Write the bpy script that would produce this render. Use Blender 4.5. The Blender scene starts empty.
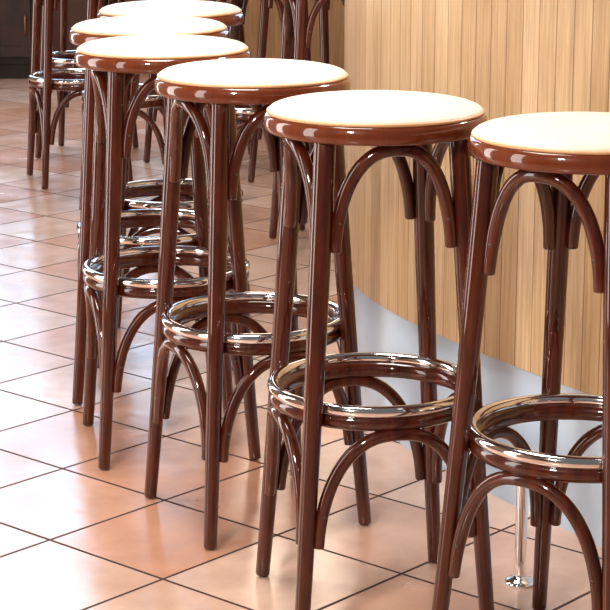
import bpy, math, random, bisect
from mathutils import Vector, Matrix
random.seed(4)
scene = bpy.context.scene
scene.view_settings.view_transform = 'Standard'
COL = scene.collection

# ---------------------------------------------------------------- materials
def new_mat(name):
    m = bpy.data.materials.new(name); m.use_nodes = True
    nt = m.node_tree
    return m, nt, nt.nodes['Principled BSDF']

def mix(nt, fac, a, b, blend='MIX'):
    n = nt.nodes.new('ShaderNodeMix'); n.data_type = 'RGBA'; n.blend_type = blend
    for idx, v in ((0, fac), (6, a), (7, b)):
        if isinstance(v, bpy.types.NodeSocket):
            nt.links.new(v, n.inputs[idx])
        else:
            n.inputs[idx].default_value = v if idx == 0 else (*v, 1)
    return n.outputs[2]

def noise(nt, vec, scale, detail=3, rough=.5):
    n = nt.nodes.new('ShaderNodeTexNoise')
    n.inputs['Scale'].default_value = scale
    n.inputs['Detail'].default_value = detail
    n.inputs['Roughness'].default_value = rough
    if vec is not None: nt.links.new(vec, n.inputs['Vector'])
    return n.outputs['Fac']

def ramp(nt, fac, p0, c0, p1, c1):
    n = nt.nodes.new('ShaderNodeValToRGB')
    n.color_ramp.elements[0].position = p0; n.color_ramp.elements[0].color = (*c0, 1)
    n.color_ramp.elements[1].position = p1; n.color_ramp.elements[1].color = (*c1, 1)
    nt.links.new(fac, n.inputs[0]); return n.outputs[0]

def coords(nt, kind='Object', scale=(1, 1, 1)):
    tc = nt.nodes.new('ShaderNodeTexCoord'); mp = nt.nodes.new('ShaderNodeMapping')
    mp.inputs['Scale'].default_value = scale
    nt.links.new(tc.outputs[kind], mp.inputs[0]); return mp.outputs[0]

def bump(nt, h, strength, dist, bs):
    b = nt.nodes.new('ShaderNodeBump'); b.inputs['Strength'].default_value = strength
    b.inputs['Distance'].default_value = dist
    nt.links.new(h, b.inputs['Height']); nt.links.new(b.outputs[0], bs.inputs['Normal'])

def stool_wood(name, a, b):
    m, nt, bs = new_mat(name)
    v = coords(nt, 'Object', (1, 1, .12))
    c = ramp(nt, noise(nt, v, 70, 4, .6), .35, a, .7, b)
    nt.links.new(c, bs.inputs['Base Color'])
    bs.inputs['Roughness'].default_value = .34
    bs.inputs['Specular IOR Level'].default_value = .15
    bs.inputs['Coat Weight'].default_value = 1
    bs.inputs['Coat Roughness'].default_value = .03
    bs.inputs['Coat IOR'].default_value = 1.55
    bs.inputs['Coat Tint'].default_value = (1, .88, .78, 1)
    return m
M_WOOD = stool_wood('mahogany_lacquer', (.042, .0070, .0027), (.104, .0178, .0060))
M_RIM = stool_wood('seat_rim_lacquer', (.130, .026, .007), (.170, .038, .010))

M_CUSH, nt, bs = new_mat('cream_vinyl')
c = ramp(nt, noise(nt, coords(nt), 9, 3), .3, (.80, .68, .52), .7, (.84, .74, .60))
nt.links.new(c, bs.inputs['Base Color']); bs.inputs['Roughness'].default_value = .5
bs.inputs['Specular IOR Level'].default_value = .25
bump(nt, noise(nt, coords(nt), 260, 2), .12, .001, bs)
M_EDGE_TINT, nt, bs = new_mat('warm_edge_reflection')  # tan colour stands in for the rim's warm reflection on the cushion
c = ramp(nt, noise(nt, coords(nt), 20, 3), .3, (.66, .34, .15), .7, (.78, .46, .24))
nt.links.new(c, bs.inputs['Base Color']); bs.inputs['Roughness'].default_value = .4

M_CHROME, nt, bs = new_mat('chrome_steel')
bs.inputs['Metallic'].default_value = 1
bs.inputs['Roughness'].default_value = .08
c = ramp(nt, noise(nt, coords(nt), 14, 2), .3, (.86, .85, .85), .7, (.98, .98, .99))
nt.links.new(c, bs.inputs['Base Color'])

# floor tiles
M_FLOOR, nt, bs = new_mat('terracotta_tiles')
v = coords(nt)
br = nt.nodes.new('ShaderNodeTexBrick'); br.offset = 0; br.squash = 1
br.inputs['Scale'].default_value = 1 / .30
br.inputs['Brick Width'].default_value = 1; br.inputs['Row Height'].default_value = 1
br.inputs['Mortar Size'].default_value = .0125; br.inputs['Mortar Smooth'].default_value = .2
br.inputs['Color1'].default_value = (.57, .275, .165, 1); br.inputs['Color2'].default_value = (.66, .455, .35, 1)
br.inputs['Mortar'].default_value = (.075, .040, .031, 1)
nt.links.new(v, br.inputs['Vector'])
mot = ramp(nt, noise(nt, v, 8, 5, .6), .32, (.89, .87, .87), .68, (1.08, 1.08, 1.10))
tile = mix(nt, 1.0, br.outputs['Color'], mot, 'MULTIPLY')
nt.links.new(tile, bs.inputs['Base Color'])
rr = nt.nodes.new('ShaderNodeMapRange')
nt.links.new(noise(nt, v, 4, 4, .55), rr.inputs[0])
rr.inputs[1].default_value = .3; rr.inputs[2].default_value = .7
rr.inputs[3].default_value = .15; rr.inputs[4].default_value = .28
mx = nt.nodes.new('ShaderNodeMath'); mx.operation = 'MULTIPLY_ADD'
nt.links.new(br.outputs['Fac'], mx.inputs[0]); mx.inputs[1].default_value = .5
nt.links.new(rr.outputs[0], mx.inputs[2]); nt.links.new(mx.outputs[0], bs.inputs['Roughness'])
spc = nt.nodes.new('ShaderNodeMath'); spc.operation = 'MULTIPLY_ADD'
nt.links.new(br.outputs['Fac'], spc.inputs[0]); spc.inputs[1].default_value = -.65; spc.inputs[2].default_value = .78
nt.links.new(spc.outputs[0], bs.inputs['Specular IOR Level'])
sub = nt.nodes.new('ShaderNodeMath'); sub.operation = 'MULTIPLY_ADD'
nt.links.new(br.outputs['Fac'], sub.inputs[0]); sub.inputs[1].default_value = -1.2
nt.links.new(noise(nt, v, 9, 2, .45), sub.inputs[2])
bump(nt, sub.outputs[0], .40, .004, bs)

# board panelling, UV = (arc length, height)
def boards(name, width, cols, rough=.5, seam=(.22, .12, .05), sw=.04, gl=(.72, .65, .56)):
    m, nt, bs = new_mat(name)
    uv = nt.nodes.new('ShaderNodeUVMap')
    sp = nt.nodes.new('ShaderNodeSeparateXYZ'); nt.links.new(uv.outputs[0], sp.inputs[0])
    d = nt.nodes.new('ShaderNodeMath'); d.operation = 'DIVIDE'; d.inputs[1].default_value = width
    nt.links.new(sp.outputs[0], d.inputs[0])
    fl = nt.nodes.new('ShaderNodeMath'); fl.operation = 'FLOOR'; nt.links.new(d.outputs[0], fl.inputs[0])
    wn = nt.nodes.new('ShaderNodeTexWhiteNoise'); wn.noise_dimensions = '1D'
    nt.links.new(fl.outputs[0], wn.inputs['W'])
    base = ramp(nt, wn.outputs['Value'], 0, cols[0], 1, cols[1])
    mp = nt.nodes.new('ShaderNodeMapping'); mp.inputs['Scale'].default_value = (110, 3.2, 1)
    nt.links.new(uv.outputs[0], mp.inputs[0])
    ad = nt.nodes.new('ShaderNodeVectorMath'); ad.operation = 'MULTIPLY_ADD'
    nt.links.new(wn.outputs['Color'], ad.inputs[0]); ad.inputs[1].default_value = (9, 9, 9)
    nt.links.new(mp.outputs[0], ad.inputs[2])
    g = ramp(nt, noise(nt, ad.outputs[0], 1.2, 6, .72), .34, gl, .64, (1.08, 1.07, 1.04))
    c = mix(nt, 1.0, base, g, 'MULTIPLY')
    big = ramp(nt, noise(nt, uv.outputs[0], 3, 2), .3, (.88, .84, .80), .7, (1.06, 1.06, 1.06))
    c = mix(nt, 1.0, c, big, 'MULTIPLY')
    fr = nt.nodes.new('ShaderNodeMath'); fr.operation = 'PINGPONG'; fr.inputs[1].default_value = .5
    nt.links.new(d.outputs[0], fr.inputs[0])
    gr = ramp(nt, fr.outputs[0], sw * .3, (1, 1, 1), sw, (0, 0, 0))
    # joint darkness varies from seam to seam
    seamc = ramp(nt, wn.outputs['Value'], 0, seam, 1, tuple(s * 1.6 for s in seam))
    c2 = mix(nt, gr, c, seamc)
    nt.links.new(c2, bs.inputs['Base Color']); bs.inputs['Roughness'].default_value = rough
    return m
BW = .051
M_OAK = boards('oak_boards', BW, ((.56, .37, .195), (.75, .55, .345)), .42, (.24, .14, .07), .036)
M_AMBER = boards('amber_boards', .09, ((.30, .155, .07), (.42, .25, .12)), .4, (.07, .03, .012))

def plain(name, a, b, rough, scale=6, metallic=0):
    m, nt, bs = new_mat(name)
    nt.links.new(ramp(nt, noise(nt, coords(nt), scale, 4), .3, a, .7, b), bs.inputs['Base Color'])
    bs.inputs['Roughness'].default_value = rough; bs.inputs['Metallic'].default_value = metallic
    return m
M_PLINTH = plain('plinth_laminate', (.46, .62, .80), (.64, .77, .90), .22, 2.5)
M_TOP = plain('worktop_wood', (.12, .05, .025), (.18, .08, .04), .3)
M_WALL = plain('dark_wall', (.10, .045, .03), (.15, .07, .045), .6)
M_PLASTER = plain('brown_wall', (.14, .08, .05), (.2, .12, .07), .7)
M_DARK = plain('dark_stain', (.010, .005, .004), (.022, .010, .008), .6)
M_RED = plain('reddish_door_panel', (.018, .007, .005), (.05, .016, .009), .5, 12)
M_BRONZE = plain('dark_screw', (.06, .03, .02), (.09, .05, .035), .35, 20)
M_BRASS = plain('aged_brass', (.25, .10, .04), (.4, .17, .07), .35, 20, .6)

def emis(name, col, s):
    m, nt, bs = new_mat(name)
    bs.inputs['Base Color'].default_value = (*col, 1)
    bs.inputs['Emission Color'].default_value = (*col, 1); bs.inputs['Emission Strength'].default_value = s
    return m
M_SKY = emis('daylight_glass', (.50, .74, 1.0), 5.2)
M_WARM = emis('sunlit_glass', (1.0, .83, .66), 4.8)
M_SIDE = emis('side_daylight_glass', (1.0, .98, .96), 6.0)

# ---------------------------------------------------------------- mesh tools
def link(o, parent=None):
    COL.objects.link(o)
    if parent: o.parent = parent
    return o

def mesh_obj(name, verts, faces, mat, smooth=True, uvs=None, parent=None):
    me = bpy.data.meshes.new(name); me.from_pydata([tuple(v) for v in verts], [], faces)
    me.materials.append(mat)
    if smooth: me.polygons.foreach_set('use_smooth', [True] * len(me.polygons))
    if uvs:
        l = me.uv_layers.new(name='UVMap')
        for poly in me.polygons:
            for li, co in zip(poly.loop_indices, uvs[poly.index]): l.data[li].uv = co
    me.update()
    return link(bpy.data.objects.new(name, me), parent)

def tube_data(pts, radii, seg=20, closed=False, cap=True):
    pts = [Vector(p) for p in pts]; n = len(pts)
    if not closed and cap:   # rounded ends
        for end in (0, 1):
            i, j = (0, 1) if end == 0 else (len(pts) - 1, len(pts) - 2)
            d = (pts[i] - pts[j]).normalized(); r = radii[i]; p = pts[i]
            ext = [(p + d * r * .18, r * .93), (p + d * r * .30, r * .72), (p + d * r * .36, r * .3)]
            if end == 0:
                pts = [e[0] for e in reversed(ext)] + pts; radii = [e[1] for e in reversed(ext)] + list(radii)
            else:
                pts = pts + [e[0] for e in ext]; radii = list(radii) + [e[1] for e in ext]
        n = len(pts)
    verts, faces = [], []
    nrm = None
    for i in range(n):
        if closed: t = pts[(i + 1) % n] - pts[i - 1]
        else: t = pts[min(i + 1, n - 1)] - pts[max(i - 1, 0)]
        t.normalize()
        if nrm is None:
            nrm = t.orthogonal().normalized() if abs(t.z) > .9 else Vector((0, 0, 1)).cross(t).normalized()
        nrm = (nrm - t * nrm.dot(t)).normalized(); bn = t.cross(nrm)
        for k in range(seg):
            a = 2 * math.pi * k / seg
            verts.append(pts[i] + (nrm * math.cos(a) + bn * math.sin(a)) * radii[i])
    rng = n if closed else n - 1
    for i in range(rng):
        j = (i + 1) % n
        for k in range(seg):
            l = (k + 1) % seg
            faces.append((i * seg + k, i * seg + l, j * seg + l, j * seg + k))
    if not closed:
        faces.append(tuple(reversed(range(seg)))); faces.append(tuple((n - 1) * seg + k for k in range(seg)))
    return verts, faces

def merge(datas):
    V, F = [], []
    for v, f in datas:
        o = len(V); V += v; F += [tuple(i + o for i in q) for q in f]
    return V, F

def lathe(prof, seg=72):
    verts, faces = [], []
    rings = []
    for r, z in prof:
        if r < 1e-5: rings.append([len(verts)]); verts.append(Vector((0, 0, z)))
        else:
            rings.append(list(range(len(verts), len(verts) + seg)))
            for k in range(seg):
                a = 2 * math.pi * k / seg; verts.append(Vector((r * math.cos(a), r * math.sin(a), z)))
    for a, b in zip(rings, rings[1:]):
        for k in range(seg):
            l = (k + 1) % seg
            if len(a) == 1: faces.append((a[0], b[l], b[k]))
            elif len(b) == 1: faces.append((a[k], a[l], b[0]))
            else: faces.append((a[k], a[l], b[l], b[k]))
    return verts, faces

def box_data(x0, x1, y0, y1, z0, z1):
    v = [Vector(p) for p in ((x0,y0,z0),(x1,y0,z0),(x1,y1,z0),(x0,y1,z0),(x0,y0,z1),(x1,y0,z1),(x1,y1,z1),(x0,y1,z1))]
    return v, [(0,3,2,1),(4,5,6,7),(0,1,5,4),(1,2,6,5),(2,3,7,6),(3,0,4,7)]

def smooth_path(P, per=14):
    out = []
    for i in range(1, len(P) - 2):
        p0, p1, p2, p3 = [Vector(q) for q in P[i - 1:i + 3]]
        for k in range(per):
            t = k / per
            out.append(.5 * ((2 * p1) + (p2 - p0) * t + (2 * p0 - 5 * p1 + 4 * p2 - p3) * t * t + (3 * p1 - p0 - 3 * p2 + p3) * t ** 3))
    out.append(Vector(P[-2]))
    return out

# ---------------------------------------------------------------- bar stool
DZ = .005
TOPZ, RT, RB = .812 + DZ, .154, .225
def leg_c(ang, z):
    k = 1 - z / TOPZ
    r = RT + (RB - RT) * (k * .82 + .18 * k * k)
    return Vector((r * math.cos(ang), r * math.sin(ang), z))
def leg_r(z):
    return .0125 + (.0172 - .0125) * min(1, z / .6)

def make_stool():
    e = bpy.data.objects.new('bar_stool', None); e.empty_display_size = .2; link(e)
    # seat rim
    prof = [(0, .814), (.150, .814), (.168, .8125), (.1740, .812), (.1785, .8135), (.1808, .8170), (.1818, .8225),
            (.1818, .828), (.1806, .8345), (.1780, .8390), (.1735, .8415), (.1700, .8420), (0, .8420)]
    v, f = lathe([(r, z + DZ) for r, z in prof], 96); seat = mesh_obj('seat', v, f, M_RIM, parent=e)
    prof = [(0, .8405), (.1700, .8405), (.1735, .8420), (.1743, .8445), (.1732, .8470), (.169, .8505), (.161, .8538), (.15, .8564),
            (.13, .8592), (.10, .8618), (.06, .8640), (.03, .8648), (0, .8651)]
    v, f = lathe([(r, z + DZ) for r, z in prof], 96); mesh_obj('cushion', v, f, M_CUSH, parent=seat)
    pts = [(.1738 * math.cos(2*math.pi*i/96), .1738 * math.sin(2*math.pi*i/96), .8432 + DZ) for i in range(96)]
    v, f = tube_data(pts, [.0028] * 96, 10, closed=True); mesh_obj('edge_tint_ring', v, f, M_EDGE_TINT, parent=seat)  # added ring, paints the warm reflected tint along the cushion edge
    for q in range(4):
        a = q * math.pi / 2
        zs = [i / 24 * (TOPZ - .002 - .006) + .006 for i in range(25)]
        v, f = tube_data([leg_c(a, z) for z in zs], [leg_r(z) for z in zs], 24)
        mesh_obj('leg', v, f, M_WOOD, parent=e)
    def arch(q, zb, zt, r, bow, name):
        a0, a1 = q * math.pi / 2, (q + 1) * math.pi / 2
        pts = []
        N = 40
        mid = (a0 + a1) / 2; out = Vector((math.cos(mid), math.sin(mid), 0))
        tan = Vector((-out.y, out.x, 0))
        for i in range(N + 1):
            t = math.pi * i / N
            c, s = math.cos(t), math.sin(t)
            fx = math.copysign(abs(c) ** .82, c); fz = s ** .88
            z = zb + (zt - zb) * fz
            A, B = leg_c(a0, z), leg_c(a1, z); rr = leg_r(z) + r * .55
            A = A + tan * rr; B = B - tan * rr
            p = A * (1 + fx) / 2 + B * (1 - fx) / 2
            p += out * bow * (1 - abs(fx) ** 2) + out * .004
            p.z = z; pts.append(p)
        rad = [r * (.86 + .14 * min(1, math.sin(math.pi * i / N) * 3)) for i in range(N + 1)]
        v, f = tube_data(pts, rad, 16)
        o = mesh_obj(name, v, f, M_WOOD, parent=e)
        for idx, A in ((3, a0), (N - 3, a1)):
            pc = pts[idx]
            s = [(0, 0.0016), (.0020, .0014), (.0032, .0006), (.0036, 0), (.0036, -.003)]
            sv, sf = lathe(s, 14)
            d = (out * .9 + (pc - leg_c(A, pc.z)).normalized() * .2).normalized()
            M = Matrix.Translation(pc + d * r * .86) @ d.to_track_quat('Z', 'Y').to_matrix().to_4x4()
            sv = [M @ x for x in sv]
            mesh_obj('screw', sv, sf, M_BRONZE, parent=o)
    for q in range(4):
        arch(q, .640 + DZ, .801 + DZ, .0110, .026, 'seat_brace')
    for q in range(4):
        arch(q, .165, .350, .0108, .024, 'leg_brace')
    n = 96
    pts = [(.1612 * math.cos(2*math.pi*i/n), .1612 * math.sin(2*math.pi*i/n), .370) for i in range(n)]
    v, f = tube_data(pts, [.0142] * n, 18, closed=True)
    ring = mesh_obj('footrest_ring', v, f, M_WOOD, parent=e)
    pts = [(.1672 * math.cos(2*math.pi*i/n), .1672 * math.sin(2*math.pi*i/n), .3885) for i in range(n)]
    v, f = tube_data(pts, [.0100] * n, 18, closed=True)
    t = mesh_obj('footrest_trim', v, f, M_CHROME, parent=ring)
    t['label'] = 'polished chrome ring on the wooden footrest'
    return e

stool0 = make_stool()
def copy_tree(o, parent=None):
    c = o.copy(); COL.objects.link(c)
    if parent: c.parent = parent
    for ch in list(o.children): copy_tree(ch, c)
    return c

base_lab = 'mahogany bentwood bar stool with cream cushion'
far = 'dark bentwood bar stool standing past the curved bar'
placements = [  # x, y, rotation(deg), label
    (.425, 2.96, 187, base_lab + ', beside the oak bar'),
    (.114, 3.22, 237.5, base_lab + ', beside the oak bar'),
    (-.096, 3.685, 249.5, base_lab + ', in the row'),
    (-.293, 4.13, 237, base_lab + ', in the row'),
    (-.353, 4.56, 221, base_lab + ', at the bar curve'),
    (-.333, 4.98, 228, base_lab + ', at the bar curve'),
    (-.14, 6.62, 215, far),
    (.08, 6.18, 235, far),
    (.01, 7.42, 200, far),
    (.38, 6.85, 222, far),
    (-.60, 6.93, 222, far),
    (-.845, 7.389, 242.6, 'dark bentwood bar stool in a distant group'),
    (-.42, 7.88, 205, 'dark bentwood bar stool in a distant group'),
    (-.88, 8.02, 215, 'dark bentwood bar stool in a distant group'),
]
for i, (x, y, r, lab) in enumerate(placements):
    o = stool0 if i == 0 else copy_tree(stool0)
    o.location = (x, y, 0); o.rotation_euler = (0, 0, math.radians(r))
    o['label'] = lab; o['category'] = 'bar stool'
    o['group'] = 'bentwood stools along the bar' if i < 6 else 'bentwood stools further off'

# ---------------------------------------------------------------- floor
ang = math.radians(48.5)
me = bpy.data.meshes.new('floor')
R = Matrix.Rotation(-ang, 4, 'Z')
P0 = Vector((-.476, 3.524, 0))
corners = [R @ (Vector(c) - P0) for c in ((-5, -1, 0), (5, -1, 0), (5, 11.2, 0), (-5, 11.2, 0))]
me.from_pydata([tuple(c) for c in corners], [], [(0, 1, 2, 3)]); me.materials.append(M_FLOOR)
floor = link(bpy.data.objects.new('floor', me)); floor.location = P0; floor.rotation_euler = (0, 0, ang)
floor['kind'] = 'structure'

# ---------------------------------------------------------------- bar counter
P = [(1.60, 1.55), (1.35, 2.02), (.95, 2.74), (.557, 3.445), (.427, 3.668), (.300, 3.895), (.195, 4.12), (.122, 4.35), (.092, 4.60),
     (.112, 4.86), (.20, 5.10), (.36, 5.31), (.60, 5.46), (.90, 5.54), (1.6, 5.58), (2.3, 5.6)]
path = smooth_path([(a, b, 0) for a, b in P], 24)
S = [0]
for a, b in zip(path, path[1:]): S.append(S[-1] + (b - a).length)
def at(s):
    s = max(0, min(S[-1] - 1e-6, s))
    i = max(0, bisect.bisect_right(S, s) - 1); t = (s - S[i]) / (S[i + 1] - S[i])
    p = path[i].lerp(path[i + 1], t); d = (path[i + 1] - path[i]).normalized()
    return p, Vector((d.y, -d.x, 0))   # inward normal (away from stools)
counter = bpy.data.objects.new('bar_counter', None); link(counter); counter.location = (1.0, 4.2, 0)
counter['label'] = 'curved bar counter clad in vertical pale oak boards'; counter['category'] = 'bar counter'
off = Vector((1.0, 4.2, 0))
W = BW; nb = int(S[-1] / W)
cols = []
for k in range(nb):
    for u, ins in ((0, .0012), (.0014, .0001), (.003, 0), (W / 2, 0), (W - .003, 0), (W - .0014, .0001)):
        p, nn = at(k * W + u); cols.append((p + nn * ins, k * W + u))
Z0, Z1 = .285, 1.06
verts, faces, uvs = [], [], []
for p, s in cols:
    verts += [p - off + Vector((0, 0, Z0)), p - off + Vector((0, 0, Z1))]
for i in range(len(cols) - 1):
    faces.append((2*i, 2*i+1, 2*i+3, 2*i+2)); s0, s1 = cols[i][1], cols[i+1][1]
    uvs.append(((s0, Z0), (s0, Z1), (s1, Z1), (s1, Z0)))
b0 = len(verts)
for x, y in ((2.1, 5.55), (2.1, 2.05)):
    verts += [Vector((x, y, Z0)) - off, Vector((x, y, Z1)) - off]
last = 2 * (len(cols) - 1)
for q in ((last, last+1, b0+1, b0), (b0, b0+1, b0+3, b0+2), (b0+2, b0+3, 1, 0)):
    faces.append(q); uvs.append(((0, Z0), (0, Z1), (1, Z1), (1, Z0)))
mesh_obj('board_panelling', verts, faces, M_OAK, smooth=False, uvs=uvs, parent=counter)

def slab(name, inset, z0, z1, mat, step=.03):
    vs = []
    n = int(S[-1] / step)
    for k in range(n + 1):
        p, nn = at(k * step); vs.append(p + nn * inset - off)
    vs += [Vector((2.1, 5.55, 0)) - off, Vector((2.1, 2.05, 0)) - off]
    m = len(vs)
    V = [v + Vector((0, 0, z0)) for v in vs] + [v + Vector((0, 0, z1)) for v in vs]
    F = [(i, i + m, (i + 1) % m + m, (i + 1) % m) for i in range(m)] + [tuple(range(m)), tuple(reversed(range(m, 2 * m)))]
    return mesh_obj(name, V, F, mat, smooth=False, parent=counter)
slab('plinth', .010, 0, Z0 + .004, M_PLINTH)
slab('counter_top', -.03, Z1, Z1 + .04, M_TOP)

# chrome post
px, py = .378, 3.307
post = bpy.data.objects.new('floor_post', None); link(post); post.location = (px, py, 0)
post['label'] = 'short chrome post with round base plate by the bar'; post['category'] = 'post'
v, f = lathe([(0, 0), (.027, 0), (.027, .004), (.022, .008), (.013, .011), (.011, .014), (0, .014)], 32)
mesh_obj('base_plate', v, f, M_CHROME, parent=post)
pts = [(0, 0, .012 + .185 * i / 8) for i in range(9)]
v, f = tube_data(pts, [.0105] * len(pts), 20); mesh_obj('post_tube', v, f, M_CHROME, parent=post)

# ---------------------------------------------------------------- background partition, cabinet and walls
part = bpy.data.objects.new('wood_partition', None); link(part); part.location = (.7, 8.7, 0)
part['label'] = 'brown wood panelled partition behind the stools'; part['category'] = 'partition'
verts, faces, uvs = [], [], []
x0, x1, z0, z1 = -1.15, 1.6, .10, 1.0
n = int((x1 - x0) / .09)
for i in range(n):
    for u, ins in ((0, .005), (.005, 0), (.085, 0)):
        x = x0 + i * .09 + u
        verts += [Vector((x, ins, z0)), Vector((x, ins, z1))]
m = len(verts) // 2
for i in range(m - 1):
    faces.append((2*i, 2*i+2, 2*i+3, 2*i+1)); a, b = verts[2*i].x - x0, verts[2*i+2].x - x0
    uvs.append(((a, z0), (b, z0), (b, z1), (a, z1)))
mesh_obj('board_panelling', verts, faces, M_AMBER, smooth=False, uvs=uvs, parent=part)
v, f = box_data(x0, x1 - .05, .006, .05, 0, 1.0); mesh_obj('panel_core', v, f, M_DARK, smooth=False, parent=part)
v, f = box_data(x0 - .01, x1, -.012, .06, 0, .1); mesh_obj('kick_board', v, f, M_DARK, smooth=False, parent=part)
v, f = box_data(x0 - .02, x1, -.03, .08, 1.0, 1.04); mesh_obj('capping_rail', v, f, M_TOP, smooth=False, parent=part)

cab = bpy.data.objects.new('sideboard', None); link(cab); cab.location = (-1.75, 10.6, 0)
cab['label'] = 'dark stained low sideboard with brass handles by the wall'; cab['category'] = 'sideboard'
v, f = merge([box_data(-.6, .35, -.18, .2, .08, .8), box_data(-.57, .32, -.15, .18, 0, .08)])
mesh_obj('carcass', v, f, M_DARK, smooth=False, parent=cab)
for a in (-.58, -.27, .04):
    v, f = merge([box_data(a, a + .05, -.21, -.18, .12, .76), box_data(a + .24, a + .29, -.21, -.18, .12, .76),
                  box_data(a + .05, a + .24, -.21, -.18, .12, .17), box_data(a + .05, a + .24, -.21, -.18, .71, .76),
                  box_data(a + .05, a + .24, -.19, -.18, .17, .71)])
    dr = mesh_obj('door', v, f, M_RED, smooth=False, parent=cab)
    v, f = tube_data([(a + .265, -.215, .24), (a + .265, -.232, .25), (a + .265, -.232, .32), (a + .265, -.215, .33)], [.006] * 4, 10)
    mesh_obj('handle', v, f, M_BRASS, parent=dr)

def struct(name, data, mat):
    o = mesh_obj(name, data[0], data[1], mat, smooth=False); o['kind'] = 'structure'; return o
T = 4.2; H = 4.7; SI = .98; XL = -2.6
struct('wall_back', merge([box_data(XL, 5, 11.0, 11.2, 0, SI), box_data(XL, 5, 11.0, 11.2, T, H),
                           box_data(-.72, -.60, 11.0, 11.2, SI, T),
                           box_data(.45, 1.5, 11.0, 11.2, SI, T), box_data(4.4, 5, 11.0, 11.2, SI, T)]), M_WALL)
for i, (a, b, mt) in enumerate(((XL, -.72, M_SKY), (-.60, .45, M_WARM), (1.5, 4.4, M_SKY))):
    struct('window_%d' % (i + 1), box_data(a, b, 11.08, 11.1, SI, T), mt)
    struct('trim_%d' % (i + 1), merge([box_data(a, b, 11.03, 11.08, 1.5, 1.56), box_data(a, b, 11.03, 11.08, 2.3, 2.38)] +
        [box_data(a + (b-a)*k/4 - .04, a + (b-a)*k/4 + .04, 11.02, 11.08, SI, T) for k in ((1, 2, 3) if i == 2 else (2,))]), M_DARK)
# left wall: tall glazed panes nearly down to the floor
panes = [(1.9, 2.6), (4.1, 4.8), (6.8, 7.6)]
ww = [box_data(XL - .2, XL, -1, 11.2, 0, .06), box_data(XL - .2, XL, -1, 11.2, 2.6, H)]
prev = -1
for a, b in panes: ww.append(box_data(XL - .2, XL, prev, a, .06, 2.6)); prev = b
ww.append(box_data(XL - .2, XL, prev, 11.2, .06, 2.6))
struct('wall_left', merge(ww), M_PLASTER)
for i, (a, b) in enumerate(panes):
    struct('window_%d' % (i + 4), box_data(XL - .12, XL - .1, a, b, .06, 2.6), M_SIDE)
struct('wall_right', box_data(5, 5.2, -1, 11.2, 0, H), M_PLASTER)

# ---------------------------------------------------------------- lights
def area(name, loc, rot, size, sy, power, col):
    l = bpy.data.lights.new(name, 'AREA'); l.shape = 'RECTANGLE'; l.size = size; l.size_y = sy
    l.energy = power; l.color = col
    o = link(bpy.data.objects.new(name, l)); o.location = loc; o.rotation_euler = [math.radians(r) for r in rot]
    return o
area('overhead_fill', (-.4, 3.6, 3.2), (0, 0, 0), .9, 1.5, 92, (1, .94, .86))  # unseen area lamp added overhead to brighten the seats
area('rear_overhead_fill', (-1.2, 8.4, 3.3), (0, 0, 0), 1.0, 1.4, 55, (1, .93, .90))  # second unseen overhead lamp, added to light the back
area('front_fill', (-1.4, .3, 2.4), (55, 0, -25), .35, .35, 78, (1, .93, .84))
area('bar_rim_light', (1.5, 4.6, 2.4), (0, 35, 0), .3, .3, 35, (1, .97, .94))  # unseen lamp added above the bar for rim highlights on the legs

w = bpy.data.worlds.new('world'); scene.world = w; w.use_nodes = True
bg = w.node_tree.nodes['Background']; bg.inputs[0].default_value = (.96, .94, .94, 1); bg.inputs[1].default_value = .15

# ---------------------------------------------------------------- camera
cam = bpy.data.cameras.new('camera'); co = link(bpy.data.objects.new('camera', cam))
cam.sensor_width = 36; cam.sensor_fit = 'HORIZONTAL'; cam.lens = 36 * 2000 / 610
co.location = (0, 0, 1.30); co.rotation_euler = (math.radians(90 - 13.55), 0, 0)
cam.clip_end = 60
scene.camera = co
